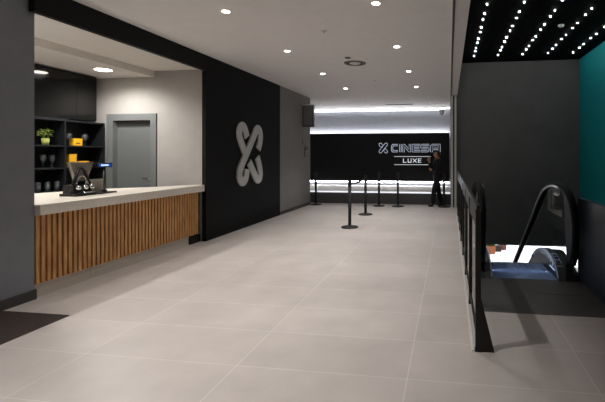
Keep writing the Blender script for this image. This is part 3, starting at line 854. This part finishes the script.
# ------------------------------------------------------------------ lower level seen under the charcoal wall
struct('floor_lower_near', B(-6, 16, 14.7, 23.2, -4.6, -4.5), M['landing'])
struct('floor_lower', B(-6, 16, 23.2, 34, -4.6, -4.5), M['lower_floor'], 'bright white floor of the lower level')
struct('wall_lower_right', B(8.2, 8.4, 13, 34, -4.5, -1.15), M['void_wall'])
struct('wall_lower_back', B(-6, 16, 34, 34.2, -4.5, -1.0), M['lower_floor'])
struct('ceiling_lower', B(-6, 16, 13.0, 34, -1.15, -1.0), M['lower_floor'])
def planter(loc, label, mt, s, leafy, seed):
    t = thing('planter', label, 'planter', loc)
    bm = NB(); frustum(bm, [(-.4*s, -.4*s), (.4*s, -.4*s), (.4*s, .4*s), (-.4*s, .4*s)], [(-.48*s, -.48*s), (.48*s, -.48*s), (.48*s, .48*s), (-.48*s, .48*s)], 0, .8*s)
    obj('tub', bm, mt, t, bevel=.02)
    bm = NB(); rnd = random.Random(seed)
    for i in range(120):
        a = rnd.uniform(0, 2*PI); r = .5*s*math.sqrt(rnd.random()); z = .82*s+rnd.uniform(0, leafy)
        c = Vector((r*math.cos(a), r*math.sin(a), z)); dr = Vector((math.cos(a), math.sin(a), rnd.uniform(-.2, 1))).normalized()
        sd = dr.cross(Vector((0, 0, 1))).normalized()
        l, w_ = .24*s, .07*s
        bm.faces.new([bm.verts.new(c+dr*u*l+sd*v*w_) for u, v in ((-.6, 0), (0, -1), (.6, 0), (0, 1))])
    obj('foliage', bm, M['dark_leaf'], t)
    return t
planter((2.56, 25.8, -4.5), 'orange planter box on the white lower floor', M['orange'], .6, .12, 1)
planter((3.08, 26.4, -4.5), 'leafy planter behind the orange one on the lower floor', M['soil'], .42, .45, 2)
planter((3.45, 26.9, -4.5), 'small red planter on the lower floor', M['red_pot'], .42, .12, 5)
for i, (x, y) in enumerate(((3, 20), (7, 27))):
    l = bpy.data.lights.new('lower_hall_lamp', 'AREA'); l.energy = 900; l.size = 5; l.color = (.95, .97, 1)
    o = bpy.data.objects.new('lower_hall_lamp', l); COL.objects.link(o); o.location = (x, y, -1.2)

# ------------------------------------------------------------------ person
def skin_mesh(joints, edges, root=0, levels=2):
    me = bpy.data.meshes.new('tmp'); me.from_pydata([j[0] for j in joints], edges, [])
    o = bpy.data.objects.new('tmp', me); COL.objects.link(o)
    sm = o.modifiers.new('s', 'SKIN'); sm.use_smooth_shade = True
    ly = me.skin_vertices[0] if me.skin_vertices else None
    if ly is None:
        o.data.attributes  # no layer yet
    for i, j in enumerate(joints):
        r = j[1]; sv_ = me.skin_vertices[0].data[i]; sv_.radius = (r, r) if not isinstance(r, tuple) else r
        sv_.use_root = (i == root)
    sb = o.modifiers.new('b', 'SUBSURF'); sb.levels = levels; sb.render_levels = levels
    dg = bpy.context.evaluated_depsgraph_get(); dg.update()
    ev = o.evaluated_get(dg); m2 = bpy.data.meshes.new_from_object(ev)
    bpy.data.objects.remove(o); bpy.data.meshes.remove(me)
    return m2
def ensure_skin(me): pass

def person():
    t = thing('person', 'person in a dark suit standing by the sign looking at a phone', 'person', (-.365, 12.72, 0), math.radians(-72))
    LF, RF = (.095, -.15), (-.095, .13)           # feet: one forward, one back
    J = {}
    J['pel'] = ((0, 0, .95), .115); J['sp'] = ((0, .01, 1.10), .105); J['ch'] = ((0, .02, 1.28), .125)
    J['up'] = ((0, .02, 1.40), .085); J['nk'] = ((0, .005, 1.485), .052); J['nt'] = ((0, -.01, 1.55), .052)
    J['lh'] = ((.085, 0, .90), .088); J['lk'] = ((.095, -.13, .50), .056); J['la'] = ((.095, -.17, .10), .04); J['lt'] = ((.10, -.28, .04), .022)
    J['rh'] = ((-.085, 0, .90), .088); J['rk'] = ((-.095, .06, .50), .056); J['ra'] = ((-.095, .18, .10), .04); J['rt'] = ((-.105, .07, .04), .022)
    J['ls'] = ((.175, .02, 1.41), .058); J['le'] = ((.225, -.04, 1.14), .044); J['lw'] = ((.06, -.19, 1.14), .03); J['lp'] = ((.01, -.235, 1.16), .034)
    J['rs'] = ((-.175, .02, 1.41), .058); J['re'] = ((-.215, -.12, 1.16), .044); J['rw'] = ((-.11, -.22, 1.38), .03); J['rpm'] = ((-.085, -.245, 1.45), .034)
    E = [('pel','sp'),('sp','ch'),('ch','up'),('up','nk'),('nk','nt'),('pel','lh'),('lh','lk'),('lk','la'),('la','lt'),('pel','rh'),('rh','rk'),('rk','ra'),('ra','rt'),
         ('up','ls'),('ls','le'),('le','lw'),('lw','lp'),('up','rs'),('rs','re'),('re','rw'),('rw','rpm')]
    def build(keys, edges, grow, root):
        ks = list(keys); ix = {k: i for i, k in enumerate(ks)}
        return skin_mesh([(J[k][0], J[k][1]+grow) for k in ks], [(ix[a], ix[b]) for a, b in edges if a in ix and b in ix], ix[root])
    body = build(J.keys(), E, 0, 'pel')
    bm = NB(); bm.from_mesh(body)
    for f in bm.faces: f.material_index = 0
    # fingers
    def chain(pts, r):
        m_ = skin_mesh([(p, r) for p in pts], [(i, i+1) for i in range(len(pts)-1)], 0, 1); bm.from_mesh(m_); bpy.data.meshes.remove(m_)
    for base, dirv, side, curl in (((-.085, -.245, 1.45), Vector((.02, -.02, 1)).normalized(), Vector((0, 1, .1)).normalized(), Vector((1, 0, 0))),
                                   ((.01, -.235, 1.16), Vector((-1, -.5, .2)).normalized(), Vector((0, -.2, 1)).normalized(), Vector((-.2, .9, 0)))):
        b = Vector(base)
        for i, ln in enumerate((.07, .08, .074, .058)):
            p0 = b+side*(i-1.5)*.02; p1 = p0+dirv*ln*.55+curl*.004; p2 = p1+dirv*ln*.3+curl*.018; p3 = p2+dirv*ln*.12+curl*.024
            chain([p0, p1, p2, p3], .0085)
        p0 = b-side*.03-dirv*.03; chain([p0, p0-side*.025+dirv*.025+curl*.01, p0-side*.03+dirv*.055+curl*.025], .0095)
    # head: sculpted sphere
    hd = NB(); bmesh.ops.create_uvsphere(hd, u_segments=28, v_segments=20, radius=1)
    hc = Vector((0, -.01, 1.628))
    for v_ in hd.verts:
        p = v_.co.copy(); x, y, z = p
        wx = .074*(1-.18*max(0, -z)**1.5); wy = .096; 
        q = Vector((x*wx, y*wy, z*.118))
        if z < -.2 and y < 0: q.y -= .012*(-z)        # chin
        if z < -.3 and y > .2: q.y *= .8              # nape
        if y < -.7:                                   # face features
            nose = math.exp(-((x/.16)**2+((z+.12)/.2)**2)); q.y -= .026*nose
            eye_ = sum(math.exp(-(((x-s_*.42)/.2)**2+((z-.08)/.14)**2)) for s_ in (-1, 1)); q.y += .009*eye_
            brow = math.exp(-((z-.3)/.12)**2); q.y -= .005*brow
            mouth = math.exp(-((x/.3)**2+((z+.48)/.09)**2)); q.y -= .006*mouth
        v_.co = q+hc
    for s_ in (-1, 1):   # ears
        lathe(hd, [(0, -.008), (.018, -.006), (.028, .004), (.022, .01), (.012, .004), (0, .002)], hc.x+s_*.072, hc.y+.012, hc.z-.008, 12, Matrix.Rotation(s_*PI/2, 4, 'Y') @ Matrix.Diagonal((1.15, .75, 1, 1)))
    tm = bpy.data.meshes.new('tmp'); hd.to_mesh(tm); hd.free(); bm.from_mesh(tm); bpy.data.meshes.remove(tm)
    for s_ in (-1, 1):
        lathe(bm, [(0, .011), (.007, .008), (.0105, 0), (.007, -.008), (0, -.011)], hc.x+s_*.031, hc.y-.083, hc.z+.01, 10, None, 1)
        lathe(bm, [(0, .006), (.004, .004), (.0055, 0), (.004, -.004), (0, -.006)], hc.x+s_*.031, hc.y-.0905, hc.z+.01, 8, None, 2)
    lathe(bm, [(0, .024), (.006, .016), (.0075, 0), (.006, -.016), (0, -.024)], hc.x, hc.y-.099, hc.z-.057, 10, Matrix.Rotation(PI/2, 4, 'Y'), 3)
    obj('body', bm, [M['skin'], M['eye'], M['iris'], M['lip']], t, smooth=True)
    # clothing
    J['pel'] = (J['pel'][0], .128); J['sp'] = (J['sp'][0], .12)
    jk = ['pel', 'sp', 'ch', 'up', 'ls', 'le', 'lw', 'rs', 're', 'rw', 'lh', 'rh']
    jm = build(jk, E, .034, 'pel'); b2 = NB(); b2.from_mesh(jm); obj('jacket', b2, M['suit'], t, smooth=True)
    tk = ['sp', 'pel', 'lh', 'lk', 'la', 'rh', 'rk', 'ra']
    J['la'] = ((J['la'][0][0], J['la'][0][1], .06), .045); J['ra'] = ((J['ra'][0][0], J['ra'][0][1], .06), .045)
    m3 = build(tk, E, .03, 'pel'); b3 = NB(); b3.from_mesh(m3); obj('trousers', b3, M['trousers'], t, smooth=True)
    for ank, toe in (('la', 'lt'), ('ra', 'rt')):
        a = Vector(J[ank][0]); c = Vector(J[toe][0])
        m4 = skin_mesh([((a.x, a.y+.035, .06), .062), ((a.x, a.y-.05, .056), .056), ((c.x, c.y, .046), .05), ((c.x, c.y-.035, .04), .042)], [(0, 1), (1, 2), (2, 3)], 0)
        b4 = NB(); b4.from_mesh(m4)
        for v_ in b4.verts: v_.co.z = max(v_.co.z, .0)
        obj('shoe', b4, M['shoe'], t, smooth=True)
    # collar and hair
    bm = NB(); tube(bm, [(.066*math.cos(i*PI/8), .012+.066*math.sin(i*PI/8), 1.487-.012*math.sin(i*PI/8)*-1) for i in range(16)], .02, 8, True)
    obj('collar', bm, M['shirt'], t, smooth=True)
    hr = NB(); bmesh.ops.create_uvsphere(hr, u_segments=28, v_segments=20, radius=1)
    for v_ in hr.verts:
        x, y, z = v_.co; v_.co = Vector((x*.083, y*.106, z*.128))+hc+Vector((0, .008, .006))
    kill = [v_ for v_ in hr.verts if (v_.co.y < hc.y-.035 and v_.co.z < hc.z+.062) or v_.co.z < hc.z-.06]
    bmesh.ops.delete(hr, geom=kill, context='VERTS')
    obj('hair', hr, M['hair'], t, smooth=True)
    return t
pr_ = person()
ph = thing('phone', 'small phone held up by the standing person', 'phone', (0, 0, 0))
mw = Matrix.Translation(pr_.location) @ Matrix.Rotation(math.radians(-72), 4, 'Z')
bm = NB(); box(bm, -.036, .036, -.0045, .0045, -.075, .075); obj('case', bm, M['black_plastic'], ph, bevel=.003)
bm = NB(); box(bm, -.032, .032, .0046, .0054, -.068, .068); obj('screen', bm, emit('phone screen', (210, 222, 240), .45), ph)
ph.location = mw @ Vector((-.055, -.255, 1.485)); ph.rotation_euler = (math.radians(-18), 0, math.radians(-72-12))

# ------------------------------------------------------------------ world, camera, view
w_ = bpy.data.worlds.new('World'); SC.world = w_; w_.use_nodes = True
w_.node_tree.nodes['Background'].inputs['Color'].default_value = (.02, .02, .022, 1)
w_.node_tree.nodes['Background'].inputs['Strength'].default_value = .3
cam = bpy.data.cameras.new('Camera'); co = bpy.data.objects.new('Camera', cam); COL.objects.link(co)
co.location = (0, 0, 1.6)
co.rotation_euler = (PI/2, 0, math.atan(58.5/405))
cam.sensor_fit = 'HORIZONTAL'; cam.sensor_width = 36
cam.lens = 405/605*36
cam.shift_x = (302.5-390.5)/605
cam.shift_y = -(201-155)/605
cam.clip_start = .05; cam.clip_end = 200
SC.camera = co
SC.view_settings.view_transform = 'Standard'; SC.view_settings.look = 'None'
SC.view_settings.exposure = 0.0; SC.view_settings.gamma = 1.0; SC.view_settings.use_curve_mapping = False
